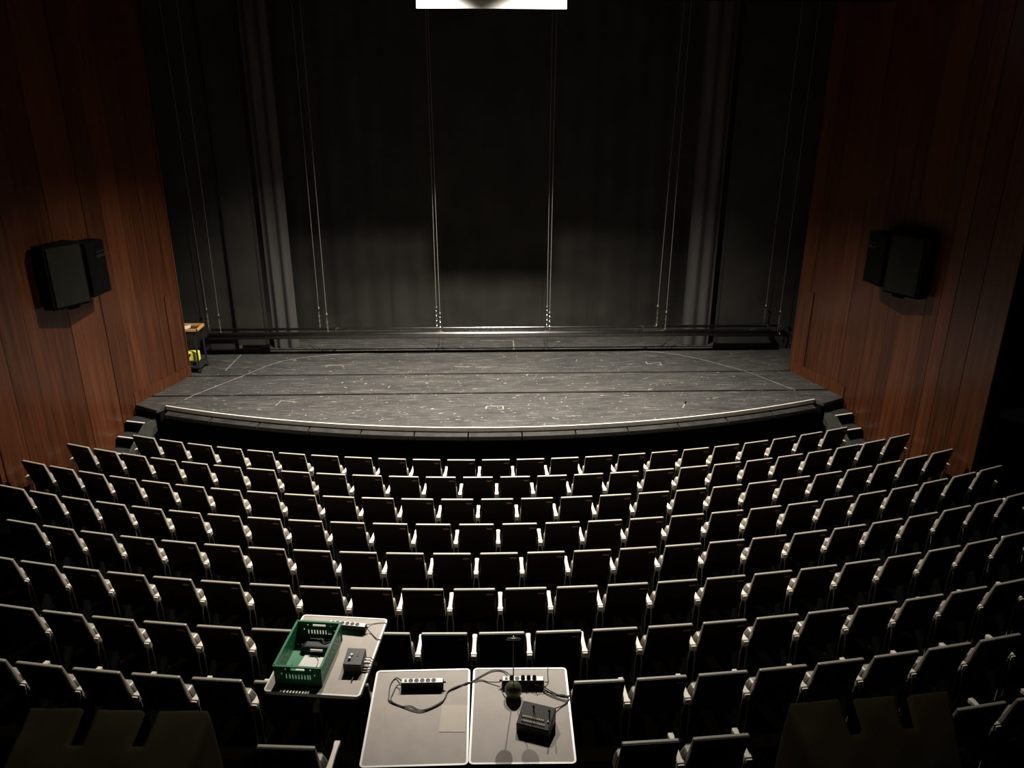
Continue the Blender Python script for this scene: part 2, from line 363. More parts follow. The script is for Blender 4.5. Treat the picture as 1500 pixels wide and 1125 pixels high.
for sx, x in ((-1, pl.x+.06), (1, pr.x+.05)):
    mb = MB(); mb.lathe([(.028, -.02), (.045, -.015), (.045, .015), (.028, .02)], 12, (x, .05, fz(zt))); mb.build('end_cap', M_STEEL, fb)
    mb = MB(); mb.tube([(x, .05, fz(zt)), (x, .05, fz(zt)-.17)], .008, 6); mb.lathe([(.004, -.22), (.02, -.2), (.02, -.18), (.004, -.16)], 8, (x, .05, fz(zt))); mb.build('end_hook', M_STEEL, fb)
for i, (bx, by) in enumerate([(306, 478), (322.5, 479), (469, 478), (480, 480), (640, 478), (645, 480), (801, 476), (805, 478), (962, 474), (975, 474), (1119, 474), (1141, 472)]):
    dy = -.1 if i % 2 else .05
    q = at_y(bx, by, PY+dy); z = fz(zb if i % 2 else zt)
    lean = {0: -.1, 1: .03, 4: -.02, 5: -.07, 6: .0, 7: .03, 8: .16, 9: .06}.get(i, 0)
    wv = MB(); wv.tube([(q.x, dy, z+.5), (q.x+lean, dy, 10.6)], .0052, 6); wr = wv.build('wire', M_WIRE, fb)
    ch = MB()
    for k in range(7):                    # chain links
        zz = z+.03+k*.055; r = .02
        for m_ in range(8):
            a0, a1 = 2*PI*m_/8, 2*PI*(m_+1)/8
            f_ = (lambda t: (q.x+r*.6*math.cos(t), dy, zz+r*1.7*math.sin(t))) if k % 2 else (lambda t: (q.x, dy+r*.6*math.cos(t), zz+r*1.7*math.sin(t)))
            ch.tube([f_(a0), f_(a1)], .0065, 5)
    ch.build('chain', M_STEEL, wr)
    mb = MB(); mb.lathe([(.008, -.03), (.026, -.015), (.026, .015), (.008, .03)], 8, (q.x, dy, z+.47)); mb.build('shackle', M_STEEL, wr)

# ------------------------------------------------------------------ trolley in the left wing
tp = at(300, 543, STAGE_Z)
tr = empty('trolley', (tp.x-.32, tp.y+.1, STAGE_Z), label='small two shelf trolley half hidden behind the left wooden wall', cat='trolley')
H = at_y(298, 481, tp.y+.1).z-STAGE_Z
mb = MB(); mb.box(-.3, .3, -.25, .25, .10, .14); mb.build('lower_shelf', M_DKSTEEL, tr)
mb = MB(); mb.box(-.3, .3, -.25, .25, H-.04, H-.01); mb.build('top_shelf', M_DKSTEEL, tr)
for x in (-.28, .25):
    for y in (-.24, .2): mb = MB(); mb.box(x, x+.03, y, y+.03, .07, H-.03); mb.build('post', M_DKSTEEL, tr)
for x in (-.27, .27):
    for y in (-.22, .22): mb = MB(); mb.lathe([(.015, -.025), (.035, -.025), (.035, .025), (.015, .025)], 10, M=Matrix.Translation((x, y, .036)) @ Matrix.Rotation(PI/2, 4, 'Y')); mb.build('caster', M_RUB, tr)
def trp(x, y, z): return tr.location+Vector((x, y, z))
o = empty('wooden_tray', trp(.05, -.05, H-.009), label='orange wooden tray on top of the trolley in the left wing', cat='tray')
mb = MB(); mb.box(-.3, .3, -.22, .22, 0, .02); mb.build('base', M_DKSTEEL, o)
for b in ((-.3, .3, -.22, -.19, 0, .07), (-.3, .3, .19, .22, 0, .07), (.27, .3, -.22, .22, 0, .07), (-.3, -.27, -.22, .22, 0, .07)): mb = MB(); mb.box(*b); mb.build('rim', M_ORANGE, o, bevel=.005)
o = empty('open_booklet', trp(-.02, -.04, H+.012), .3, label='white paper booklet lying in the orange tray', cat='booklet')
for sx in (-1, 1): mb = MB(); mb.loft([[(sx*.002, -.12, .002), (sx*.002, .12, .002), (sx*.002, .12, .012), (sx*.002, -.12, .012)], [(sx*.15, -.12, .03), (sx*.15, .12, .03), (sx*.15, .12, .036), (sx*.15, -.12, .036)]]); mb.build('page', M_PAPER, o)
o = empty('yellow_box', trp(.15, -.12, .141), .15, label='bright yellow plastic box standing on the lower trolley shelf', cat='box')
mb = MB(); mb.loft([[(x*.12, y*.07, z) for x, y in ((-1, -1), (1, -1), (1, 1), (-1, 1))] for z in (.09, .30)]); mb.build('case', M_YEL, o, bevel=.03)
mb = MB(); mb.box(.04, .08, -.02, .02, 0, .1); mb.box(-.09, -.05, -.02, .02, 0, .1); mb.build('foot', M_STEEL, o)
mb = MB(); mb.box(-.07, -.04, -.085, -.06, .22, .26); mb.build('latch', M_RUB, o)
o = empty('grey_clamp', trp(.02, .02, .14), label='grey metal clamp leaning above the yellow box on the trolley', cat='clamp')
mb = MB(); mb.tube([(0, 0, 0), (0, 0, .36)], .012, 8); mb.build('stem', M_DKSTEEL, o)
mb = MB(); mb.loft([[(-.09, -.03, .36), (-.09, .03, .36), (-.05, .03, .47), (-.05, -.03, .47)], [(.07, -.02, .40), (.07, .02, .40), (.05, .02, .46), (.05, -.02, .46)]]); mb.build('jaw', M_STEEL, o)

# ------------------------------------------------------------------ steps beside the stage
for sx in (-1, 1):
    a = Vector((sx*WA[0], WA[1], 0)); c = Vector((sx*WC[0], WC[1], 0)); u = (c-a).normalized(); v = Vector((-sx*abs(u.y), -u.x*sx*(-1) if False else 0, 0))
    v = Vector((u.y, -u.x, 0)); v = v if v.x*sx < 0 else -v         # towards the centre
    org = a+u*((13.40-WA[1])/u.y)
    so = empty('stage_steps', org, label=('left' if sx < 0 else 'right')+' set of black stage steps with pale nosings against the wooden wall', cat='steps', group='steps up to the stage')
    M = Matrix(((u.x, v.x, 0, 0), (u.y, v.y, 0, 0), (0, 0, 1, 0), (0, 0, 0, 1)))
    wdt = .43
    for k in range(4):
        zz = STAGE_Z-.19*(k+1); s0 = .05+.27*k
        mb = MB(); mb.box(s0, s0+.29, .03, wdt, zz-.04, zz, M); mb.build('tread', M_BLACK, so)
        mb = MB(); mb.box(s0, s0+.02, .03, wdt, zz, zz+.15, M); mb.build('riser', M_MATTE, so)
        mb = MB(); mb.box(s0+.255, s0+.293, .04, wdt-.01, zz, zz+.005, M); mb.build('nosing', M_NOSE, so)
    mb = MB(); mb.box(.05+1.06, .05+1.08, .03, wdt, 0, STAGE_Z-.19*4-.04, M); mb.build('riser', M_MATTE, so)
    pts = [(0.0, 0), (1.2, 0), (1.2, .12), (.36, STAGE_Z-.2), (0.0, STAGE_Z-.2)]
    mb = MB(); mb.loft([[M @ Vector((s, t, z)) for s, z in pts] for t in (wdt, wdt+.03)]); mb.build('side_panel', mat('grey_green_paint', (0.035, 0.036, 0.030), .7, var=.2), so)
    mb = MB(); mb.loft([[M @ Vector((s, t, z)) for s, z in ((1.2, .12), (1.2, .14), (.36, STAGE_Z-.18), (.36, STAGE_Z-.2))] for t in (wdt-.005, wdt+.032)]); mb.build('capping', M_STAGE, so)

# ------------------------------------------------------------------ loudspeakers on the wooden walls
for sx in (-1, 1):
    yy = 12.35
    P = at_y(108, 402, 11.9) if sx < 0 else at_y(1322, 388, 11.9)
    px = sx*(wall_x(11.9))
    a = Vector((sx*WA[0], WA[1], 0)); c = Vector((sx*WC[0], WC[1], 0)); u = (c-a).normalized()
    # find the wall point behind this pixel
    best = min([WC[1]+i*.01 for i in range(430)], key=lambda y: abs(proj((sx*wall_x(y), y, 3.5))[0]-(98 if sx < 0 else 1324)))
    zc = min([2+i*.01 for i in range(400)], key=lambda z: abs(proj((sx*wall_x(best), best, z))[1]-(396 if sx < 0 else 382)))
    n = Vector((-sx*abs(u.y), -abs(u.x), 0)); n.normalize(); n = Vector((u.y, -u.x, 0)); n = n if n.x*sx < 0 else -n
    M = Matrix(((-u.x, n.x, 0, 0), (-u.y, n.y, 0, 0), (0, 0, 1, 0), (0, 0, 0, 1)))   # x to the stage, y off the wall
    so = empty('wall_loudspeaker', (sx*wall_x(best), best, zc), label='black loudspeaker with grey grille mounted on the '+('left' if sx < 0 else 'right')+' wooden wall', cat='loudspeaker', group='wall loudspeakers')
    mb = MB(); mb.loft([[M @ Vector(p) for p in ((-.62, .06, z), (.0, .06, z), (.0, .40, z), (-.62, .26, z))] for z in (-.5, .5)]); mb.build('cabinet', M_MATTE, so, bevel=.01)
    mb = MB(); mb.loft([[M @ Vector(p) for p in ((-.58, .272, z), (-.04, .392, z), (-.04, .412, z), (-.58, .292, z))] for z in (-.46, .46)]); mb.build('grille', M_GRILLE, so)
    mb = MB(); mb.loft([[M @ Vector(p) for p in ((.02, .06, z), (.52, .06, z), (.52, .36, z), (.02, .46, z))] for z in (-.42, .44)]); mb.build('horn_box', M_MATTE, so, bevel=.01)
    for z in (.17, .25):
        mb = MB(); mb.loft([[M @ Vector(p) for p in ((.25, .415, q), (.50, .366, q), (.50, .378, q), (.25, .427, q))] for q in (z, z+(.05 if z < .2 else .025))]); mb.build('vent_bar', M_GRILLE, so)
    mb = MB(); mb.box(-.1, .1, 0, .07, -.62, -.3, M); mb.box(-.2, .2, 0, .06, .2, .35, M); mb.build('wall_bracket', M_MATTE, so)

# ------------------------------------------------------------------ theatre seats
def make_chair():
    o = empty('theatre_seat')
    hw = .222
    def sec(z, y0, y1, w): return [(-w, y0, z), (w, y0, z), (w, y1, z), (-w, y1, z)]
    rec = math.tan(R_(15))
    def yb(z): return (SEAT_H-z)*rec
    mb = MB(); mb.loft([sec(.36, yb(.36)+.004, yb(.36)+.02, hw), sec(.60, yb(.60), yb(.60)+.016, hw), sec(SEAT_H, 0, .014, hw)]); sh = mb.build('back_shell', M_SHELL, o, bevel=.005, seg=1)
    mb = MB(); mb.loft([sec(.42, yb(.42)+.02, yb(.42)+.064, hw-.002), sec(.56, yb(.56)+.016, yb(.56)+.064, hw-.002), sec(.72, yb(.72)+.015, yb(.72)+.054, hw-.002), sec(SEAT_H+.004, .012, .046, hw-.002)]); mb.build('back_cushion', M_FAB, o, bevel=.010, seg=2)
    mb = MB(); y = yb(.79)-.003; mb.loft([[(x, yb(z)-.003, z) for x, z in ((.125, .800), (.20, .800), (.20, .822), (.125, .822))], [(x, yb(z)+.004, z) for x, z in ((.125, .800), (.20, .800), (.20, .822), (.125, .822))]]); mb.build('number_plate', M_PLATE, sh)
    # tip-up seat, folded
    mb = MB(); mb.loft([sec(.37, .20, .33, hw-.004), sec(.48, .17, .29, hw-.004), sec(.635, .118, .205, hw-.004)]); mb.build('seat_cushion', M_FAB, o, bevel=.018, seg=2)
    mb = MB(); mb.loft([sec(.38, .332, .345, hw-.02), sec(.48, .292, .305, hw-.02), sec(.62, .212, .225, hw-.02)]); mb.build('seat_pan', M_SHELL, o)
    arm(o, .275)
    return o
def arm(o, x):
    mb = MB()
    mb.loft([[(x-w, y, z0), (x+w, y, z0), (x+w, y, .57), (x-w, y, .57)] for y, w, z0 in ((.09, .029, .49), (.125, .028, .50), (.13, .022, .535), (.25, .019, .54), (.33, .020, .54), (.37, .025, .53), (.40, .022, .53))])
    a = mb.build('armrest', M_ARM, o, bevel=.004, seg=1)
    mb = MB(); mb.box(x-.026, x+.026, .070, .0895, .515, .562); mb.build('end_cap', M_ARM, a, bevel=.004, seg=1)
    mb = MB(); mb.box(x-.012, x+.012, .18, .32, .06, .535); mb.box(x-.02, x+.02, .10, .36, .0, .05); mb.build('support', M_MATTE, o)
    for s in (-1, 1): mb = MB(); mb.tube([(x+s*.034, .112, .0), (x+s*.034, .112, .38), (x+s*.02, .112, .49)], .007, 8); mb.build('leg', M_ALUP, o)
ORD = 'first second third fourth fifth sixth seventh eighth ninth tenth eleventh twelfth thirteenth fourteenth fifteenth sixteenth seventeenth eighteenth nineteenth twentieth'.split()
ROWN = ['front row nearest the stage', 'second row from the stage', 'third row from the stage', 'fourth row from the stage', 'fifth row from the stage', 'sixth row from the stage', 'seventh row from the stage', 'eighth row from the stage', 'ninth row from the stage']
NSEAT = [23, 26, 27, 28, 29, 30, 31, 32, 33]
proto = make_chair(); protoL = copy_tree(proto); arm(protoL, -.275)
used = {0: False, 1: False}
PITCH_S = .55
COVER_L = (-50, 335); COVER_R = (1130, 1440)
for r in range(9):
    n = NSEAT[r]; rad = ROW_R[r]; seats = []
    for k in range(n):
        th = (k-(n-1)/2)*PITCH_S/rad
        p = Vector((rad*math.sin(th), YC-rad*math.cos(th), ROW_F[r]))
        x, y = proj(p+Vector((0, 0, SEAT_H)))
        hwp = 260/((p-CAM).length)
        if x < -hwp or x > 1500+hwp or y > 1135: continue
        if r == 8 and (x < 340 or 455 < x < 870 or 1120 < x < 1435): continue
        if r == 7 and 540 < x < 820: continue
        seats.append((k, th, p, x))
    tot = len(seats)
    for i, (k, th, p, x) in enumerate(seats):
        lft = k == 0
        kind = 1 if lft else 0
        if not used[kind]: o = protoL if lft else proto; used[kind] = True
        else: o = copy_tree(protoL if lft else proto)
        o.location = p; o.rotation_euler = (0, 0, th)
        if r >= 7:
            left = [s for s in seats if s[3] < 690]; right = [s for s in seats if s[3] >= 690]
            if x < 690: j = i; side = 'left'; 
            else: j = len(seats)-1-i; side = 'right'
        elif abs(i-(tot-1)/2) < .3: j = None
        elif i < tot/2: j = i; side = 'left'
        else: j = tot-1-i; side = 'right'
        ends = '%s visible from the %s' if r >= 3 else '%s from the %s end'
        where = 'middle seat' if j is None else ends % (ORD[j], side)
        tag(o, 'dark folding theatre seat in the %s, %s' % (ROWN[r], where), 'seat', 'theatre seats in the '+ROWN[r])
if not used[1]:
    for ch in list(protoL.children_recursive)+[protoL]: bpy.data.objects.remove(ch)

# ------------------------------------------------------------------ director's tables lying across the seat rows
TZ = 1.65
def make_table(name, c, ang, wd, dp, lab, legs):
    o = empty(name, (c.x, c.y, TZ), ang, label=lab, cat='table')
    e = .016; rr = .035
    def rect(a, b, r): 
        q = []
        for cx, cy, t0 in ((a-r, b-r, 0), (-a+r, b-r, 90), (-a+r, -b+r, 180), (a-r, -b+r, 270)):
            for k in range(4): t = R_(t0+30*k); q.append((cx+r*math.cos(t), cy+r*math.sin(t)))
        return q
    mb = MB(); mb.prism(rect(wd/2-e, dp/2-e, rr-e), -.025, 0); mb.build('tabletop', M_TOP, o)
    A = rect(wd/2, dp/2, rr); B = rect(wd/2-e, dp/2-e, rr-e); n = len(A); mb = MB()
    vs = [(x, y, z) for q in (A, B) for z in (-.028, .003) for x, y in q]; fs = []
    for i in range(n):
        j = (i+1) % n
        fs += [(i, j, n+j, n+i), (2*n+j, 2*n+i, 3*n+i, 3*n+j), (n+i, n+j, 3*n+j, 3*n+i), (j, i, 2*n+i, 2*n+j)]
    mb.add(vs, fs); mb.build('edge_band', M_EDGE, o)
    for x, y, z in legs:
        mb = MB(); mb.tube([(x, y, -.026), (x, y, z-TZ)], .012, 8); lg = mb.build('leg', M_DKSTEEL, o)
        mb = MB(); mb.lathe([(.016, 0), (.016, .03)], 8, (x, y, z-TZ)); mb.build('foot', M_RUB, lg)
    return o
def table_from(corners, lab):
    P = [at(x, y, TZ) for x, y in corners]              # far left, far right, near right, near left
    c = sum(P, Vector())/4; u = ((P[1]-P[0])+(P[2]-P[3])).normalized(); wd = ((P[1]-P[0]).length+(P[2]-P[3]).length)/2; dp = ((P[0]-P[3]).length+(P[1]-P[2]).length)/2
    ang = math.atan2(u.y, u.x); hw = wd/2-.05; hd = dp/2-.06; legs = []
    for x, y in ((hw, hd-.2), (-hw, hd-.2), (hw, -hd), (-hw, -hd)):
        q = c+Vector((x*math.cos(ang)-y*math.sin(ang), x*math.sin(ang)+y*math.cos(ang), 0))
        rr_ = math.hypot(q.x, q.y-YC); i = max(0, sum(1 for e in edges if e < rr_)-1)
        legs.append((x, y, hts[min(i, len(hts)-1)]))
    return make_table('folding_table', c, ang, wd, dp, lab, legs), c, ang
t1, c1, a1 = table_from([(444.5, 900), (569, 907), (526, 1021), (385, 1013)], 'grey table with white edges turned askew, holding the green crate')
t2, c2, a2 = table_from([(554, 982), (689.6, 980), (685.0, 1120), (523, 1126)], 'grey table with white edges and a power strip, left of the gap')
t3, c3, a3 = table_from([(692, 979), (829, 978), (845.5, 1119), (687.8, 1120)], 'grey table with white edges carrying the lamp and intercom')
TT = TZ+.0035

# green crate
q = [at(404.8, 1001, TT), at(471.7, 1005, TT)]
u = (q[1]-q[0]); cw = u.length; u.normalize(); v = Vector((-u.y, u.x, 0))
tl = at(438.3, 918.4, TT+.19)
cl = .585; CH = .19
ca = math.atan2(u.y, u.x)
ctr = (q[0]+q[1])/2+v*cl/2
cr = empty('plastic_crate', (ctr.x, ctr.y, TT), ca, label='green perforated plastic crate on the askew table', cat='crate')
def perforated(mb, w_, h_, th, holes, place):
    xs = sorted({0, w_, *[k for h in holes for k in (h[0], h[1])]}); zs = sorted({0, h_, *[k for h in holes for k in (h[2], h[3])]})
    for i in range(len(xs)-1):
        for j in range(len(zs)-1):
            mx, mz = (xs[i]+xs[i+1])/2, (zs[j]+zs[j+1])/2
            if any(a < mx < b and c < mz < d for a, b, c, d in holes): continue
            mb.box(xs[i], xs[i+1], 0, th, zs[j], zs[j+1], place)
hw_, hl_ = cw/2, cl/2
end_holes = [(cw/2-.06, cw/2+.06, .145, .168)]+[(cw*.3+i*cw*.066, cw*.3+i*cw*.066+.012, .06, .105) for i in range(7)]+[(.05, .062, .10, .115), (cw-.062, cw-.05, .10, .115), (.09, .10, .06, .105), (cw-.1, cw-.09, .06, .105), (cw*.22, cw*.22+.012, .15, .162), (cw*.76, cw*.76+.012, .15, .162)]
side_holes = [(.06+i*.06, .06+i*.06+.03, .05, .062) for i in range(8)]+[(.06+i*.06, .06+i*.06+.03, .105, .117) for i in range(8)]
for nm, w_, holes, place in (('end_wall', cw, end_holes, Matrix.Translation((-hw_, -hl_, 0))), ('end_wall', cw, end_holes, Matrix.Translation((-hw_, hl_-.008, 0))),
                             ('side_wall', cl, side_holes, Matrix.Translation((-hw_+.008, -hl_, 0)) @ Matrix.Rotation(PI/2, 4, 'Z')), ('side_wall', cl, side_holes, Matrix.Translation((hw_, -hl_, 0)) @ Matrix.Rotation(PI/2, 4, 'Z'))):
    mb = MB(); perforated(mb, w_, CH-.01, .008, holes, place); mb.build(nm, M_GREEN, cr)
mb = MB(); mb.box(-hw_+.008, hw_-.008, -hl_+.008, hl_-.008, .004, .010); mb.build('bottom', M_GREEN, cr)
mb = MB(); e = .012
for b in ((-hw_-e, hw_+e, -hl_-e, -hl_+.008), (-hw_-e, hw_+e, hl_-.008, hl_+e), (-hw_-e, -hw_+.008, -hl_, hl_), (hw_-.008, hw_+e, -hl_, hl_)): mb.box(*b, CH-.012, CH)
mb.build('rim', M_GREEN, cr)
for x in (-hw_-.006, hw_-.006):
    for y in (-hl_-.006, hl_-.006): mb = MB(); mb.box(x, x+.012, y, y+.012, 0, CH-.012); mb.build('corner_post', M_GREEN, cr)
def on(c, ang, x, y, z): return Vector((c.x+x*math.cos(ang)-y*math.sin(ang), c.y+x*math.sin(ang)+y*math.cos(ang), z))
def one(mb, name, m, c, ang, lab, cat, **k):
    o = mb.build(name, m, **k); o.location = c; o.rotation_euler = (0, 0, ang); return tag(o, lab, cat)
mb = MB(); mb.loft([[(-.11, -.12, 0), (.11, -.10, 0), (.14, .08, .004), (-.08, .13, .004)], [(-.11, -.12, .003), (.11, -.10, .003), (.14, .08, .007), (-.08, .13, .007)]])
one(mb, 'paper_sheet', M_PAPER, on(ctr, ca, .02, -.06, TT+.0105), ca, 'white sheet of paper lying inside the green crate', 'paper')
o = empty('black_connector', on(ctr, ca, .12, -.13, TT+.019), ca+.6, label='small black plug lying on the paper in the crate', cat='plug')
mb = MB(); mb.box(-.04, .02, -.009, .009, 0, .018); mb.build('body', M_RUB, o, bevel=.004); mb = MB(); mb.tube([(.02, 0, .009), (.05, 0, .009)], .005, 8); mb.build('pin', M_STEEL, o)
o = empty('equipment_pouch', on(ctr, ca, .03, .17, TT+.0105), ca, label='heap of black gear at the back of the green crate', cat='pouch')
mb = MB(); mb.loft([[(x*.15*s, y*.09*s, z) for x, y in ((-1, -1), (1, -1), (1, 1), (-1, 1))] for s, z in ((1, 0), (1.02, .03), (.8, .06))]); mb.build('body', M_RUB, o, bevel=.015)
mb = MB(); mb.box(-.05, .06, -.1, -.088, .03, .05); mb.build('label_strip', M_PAPER, o)
mb = MB(); mb.tube(smooth_path([(-.12, .02, .06), (-.03, .05, .085), (.06, -.02, .07), (.12, .03, .06)]), .006, 6); mb.build('strap', M_BOX, o)
mb = MB(); mb.tube(smooth_path([(-.14, -.05, .02), (-.12, -.14, .018), (-.02, -.19, .018), (.07, -.13, .02), (.08, -.02, .02), (.02, .06, .025)]), .0022, 5)
one(mb, 'thin_lead', M_CABLE, on(ctr, ca, 0, 0, TT+.002), ca, 'thin dark lead looped over the paper inside the crate', 'cable')

# power strips
def power_strip(c, ang, L, lab, plugs=False, knob=1):
    o = empty('power_strip', c, ang, label=lab, cat='power strip', group='power strips on the tables')
    h, d = .058, .055
    mb = MB(); mb.loft([[(x, y, z) for x, y in ((-L/2, -d/2), (L/2, -d/2), (L/2, d/2), (-L/2, d/2))] for z in (0, h)]); mb.build('housing', M_RUB, o, bevel=.003, seg=1)
    mb = MB(); mb.box(-L/2+.006, L/2-.006, -d/2+.004, d/2-.002, h, h+.004); mb.build('face_plate', M_WHITE, o)
    n = 5
    for i in range(n):
        x = -L*.27+i*L*.54/(n-1)+L*.0
        mb = MB(); mb.lathe([(.0195, 0), (.0195, .003), (.016, .003), (.015, .0012)], 14, (x, .001, h+.004)); s = mb.build('socket', M_RUB, o)
        if plugs and i != 1:
            mb = MB(); mb.lathe([(.014, 0), (.017, .012), (.014, .024), (.006, .032)], 10, (x, .001, h+.007)); mb.build('plug', M_RUB, s)
    mb = MB(); mb.box(-L*.42, -L*.36, -.010, .012, h+.004, h+.010); mb.build('switch', M_BOX, o)
    mb = MB(); mb.lathe([(.008, 0), (.008, .02)], 8, M=Matrix.Translation((L/2*knob, -.005, .045)) @ Matrix.Rotation(PI/2*knob, 4, 'Y')); mb.build('cable_gland', M_RUB, o)
    return o
def strip_at(pa, pb, lab, **k):
    a = at(*pa, TT); b = at(*pb, TT); u = b-a; ang = math.atan2(u.y, u.x); c = (a+b)/2+Vector((-u.y, u.x, 0)).normalized()*.0285
    return power_strip(c, ang, u.length, lab, **k)
strip_at((481, 921.5), (535, 927), 'power strip behind the green crate on the askew table')
strip_at((587.5, 1009.5), (649.5, 1008.5), 'power strip with empty sockets on the left of the two joined tables')
strip_at((735, 1006), (797, 1006), 'power strip crowded with plugs beside the desk lamp', plugs=True, knob=-1)

# cables
def cable(pts, r, lab, z=TT, name='cable', m=M_CABLE):
    P = smooth_path([at(p[0], p[1], z+r+(p[2] if len(p) > 2 else 0)) for p in pts], 6); c = P[0].copy(); mb = MB(); mb.tube([p-c for p in P], r, 6)
    return tag(mb.build(name, m, loc=c, smooth=True), lab, 'cable')
cable([(588, 997, .02), (580, 993), (572, 1003), (570, 1018), (571, 1027), (590, 1035), (613, 1042), (630, 1038), (648, 1028), (656, 1013), (668, 1007), (684, 1000), (690, 999), (705, 990), (722, 982), (738, 983), (746, 988, .02)], .0045, 'black power cable looping from the empty strip across both tables')
cable([(586, 1003, .02), (581, 1005), (576, 1015), (573, 1026), (588, 1034), (602, 1034), (615, 1040), (632, 1036), (650, 1025), (657, 1012), (670, 1005), (685, 1001), (704, 996), (716, 999), (733, 999, .02)], .004, 'thinner black cable running beside the looped one')
cable([(536, 915, .03), (545, 914), (561, 912), (567, 914)], .003, 'thin cable from the rear strip to the corner of the askew table')
cable([(537, 920, .03), (543, 927), (551, 935), (557, 937)], .0035, 'cable falling over the right edge of the askew table')
cable([(798, 999, .02), (803, 998), (802, 985), (803, 977)], .004, 'short cable leaving the crowded strip over the far edge')
for i, (pts, lb) in enumerate([([(784, 1003, .05), (790, 1009), (801, 1016), (815, 1022), (829, 1026), (833, 1024)], 'lowest of the cables trailing to the right table edge'),
                              ([(787, 1003, .05), (798, 1010), (812, 1017), (826, 1018), (833, 1022)], 'middle cable trailing to the right table edge'),
                              ([(794, 1004, .04), (806, 1012), (822, 1019), (834, 1019)], 'topmost cable trailing to the right table edge'),
                              ([(811, 1038, .02), (821, 1035), (829, 1030), (834, 1024)], 'cable curling from the intercom to the right table edge')]): cable(pts, .0042, lb)
cable([(747, 1000, .03), (739, 995), (736, 1012), (742, 1022), (750, 1018)], .0025, 'thin lamp lead curling round the ball base')

# paper sheet taped on table
P = [at(x, y, TT-.002) for x, y in ((648, 1033), (685, 1033), (681, 1072.5), (642.5, 1072))]
c = sum(P, Vector())/4; mb = MB(); mb.loft([[p-c for p in P], [p-c+Vector((0, 0, .0012)) for p in P]]); tag(mb.build('paper_sheet', M_SHEET, loc=c), 'pale square sheet taped near the gap on the left table', 'paper')

# talkback box on the askew table
B = [at(x, y, TT) for x, y in ((503, 985), (530, 986))]
u = B[1]-B[0]; bw = u.length; u.normalize(); v = Vector((-u.y, u.x, 0)); bd = .19; bh = .095; bang = math.atan2(u.y, u.x)
o = empty('talkback_box', (B[0]+B[1])/2+v*bd/2, bang, label='black control box with two knobs beside the green crate', cat='box')
mb = MB(); mb.loft([[(-bw/2, -bd/2, 0), (bw/2, -bd/2, 0), (bw/2, bd/2, 0), (-bw/2, bd/2, 0)], [(-bw/2, -bd/2, bh-.01), (bw/2, -bd/2, bh-.01), (bw/2, bd/2, bh+.01), (-bw/2, bd/2, bh+.01)]]); mb.build('case', M_BOX, o, bevel=.004, seg=1)
for x, y in ((-.035, -.03), (-.028, .01)): mb = MB(); mb.lathe([(.013, 0), (.012, .014), (.0, .016)], 12, (x, y, bh)); mb.build('knob', M_WHITE, o)
mb = MB(); mb.box(.022, .032, .0, .035, bh+.0, bh+.006); mb.build('switch', M_RUB, o)
for y in (-.03, .0, .035):
    mb = MB(); mb.tube([(bw/2, y, .05), (bw/2+.055, y, .05)], .009, 8); pg = mb.build('plug', M_STEEL, o)
    mb = MB(); mb.tube(smooth_path([(bw/2+.055, y, .05), (bw/2+.085, y*.7, .035), (bw/2+.11, y*.4+.01, .01)]), .004, 6); mb.build('lead', M_CABLE, pg)
o = empty('small_plug', at(517, 994, TT), 1.4, label='tiny black plug lying before the control box on the askew table', cat='plug')
mb = MB(); mb.tube([(-.04, 0, .008), (.02, 0, .008)], [.005, .008], 8); mb.build('grip', M_RUB, o); mb = MB(); mb.lathe([(.004, -.006), (.01, 0), (.004, .006)], 10, (.025, 0, .01)); mb.build('tip', M_STEEL, o)

# intercom station on the right table
A = at(756, 1071, TT); Bq = at(804.5, 1083, TT); u = Bq-A; iw = u.length; u.normalize(); v = Vector((-u.y, u.x, 0)); idp = .20; iang = math.atan2(u.y, u.x)
o = empty('intercom_station', (A+Bq)/2+v*idp/2, iang, label='black desktop intercom station with rows of buttons', cat='intercom')
fh, bh = .075, .125
mb = MB(); mb.loft([[(x, -idp/2, 0), (x, idp/2, 0), (x, idp/2, bh), (x, -idp/2, fh)] for x in (-iw/2, iw/2)]); mb.build('case', M_BOX, o, bevel=.004, seg=1)
sl = math.atan2(bh-fh, idp)
T = Matrix.Translation((0, -idp/2, fh)) @ Matrix.Rotation(sl, 4, 'X')
mb = MB(); mb.box(-iw/2+.005, iw/2-.005, .006, idp*1.02, .0, .003, T); pnl = mb.build('panel', M_BOX, o)
for yy, n0 in ((.038, 12), (.075, 11)):
    for k in range(n0): mb = MB(); x = -iw*.36+k*iw*.66/11; mb.box(x-.0055, x+.0055, yy-.007, yy+.007, .003, .009, T); mb.build('button', M_SHEET, pnl)
mb = MB(); mb.box(iw*.36, iw*.41, .068, .082, .003, .009, T); mb.build('button', M_SHEET, pnl)
for x, s in ((-iw*.12, .6), (iw*.38, .85)):
    p0 = T @ Vector((x, .14 if s < .7 else .12, .003)); mb = MB(); mb.tube(smooth_path([p0, p0+Vector((0, .01, .05*s)), p0+Vector((.0, -.005, .085*s)), p0+Vector((.004, -.04*s, .10*s))]), [.006]*18+[.008], 8); mb.build('gooseneck', M_RUB, o)

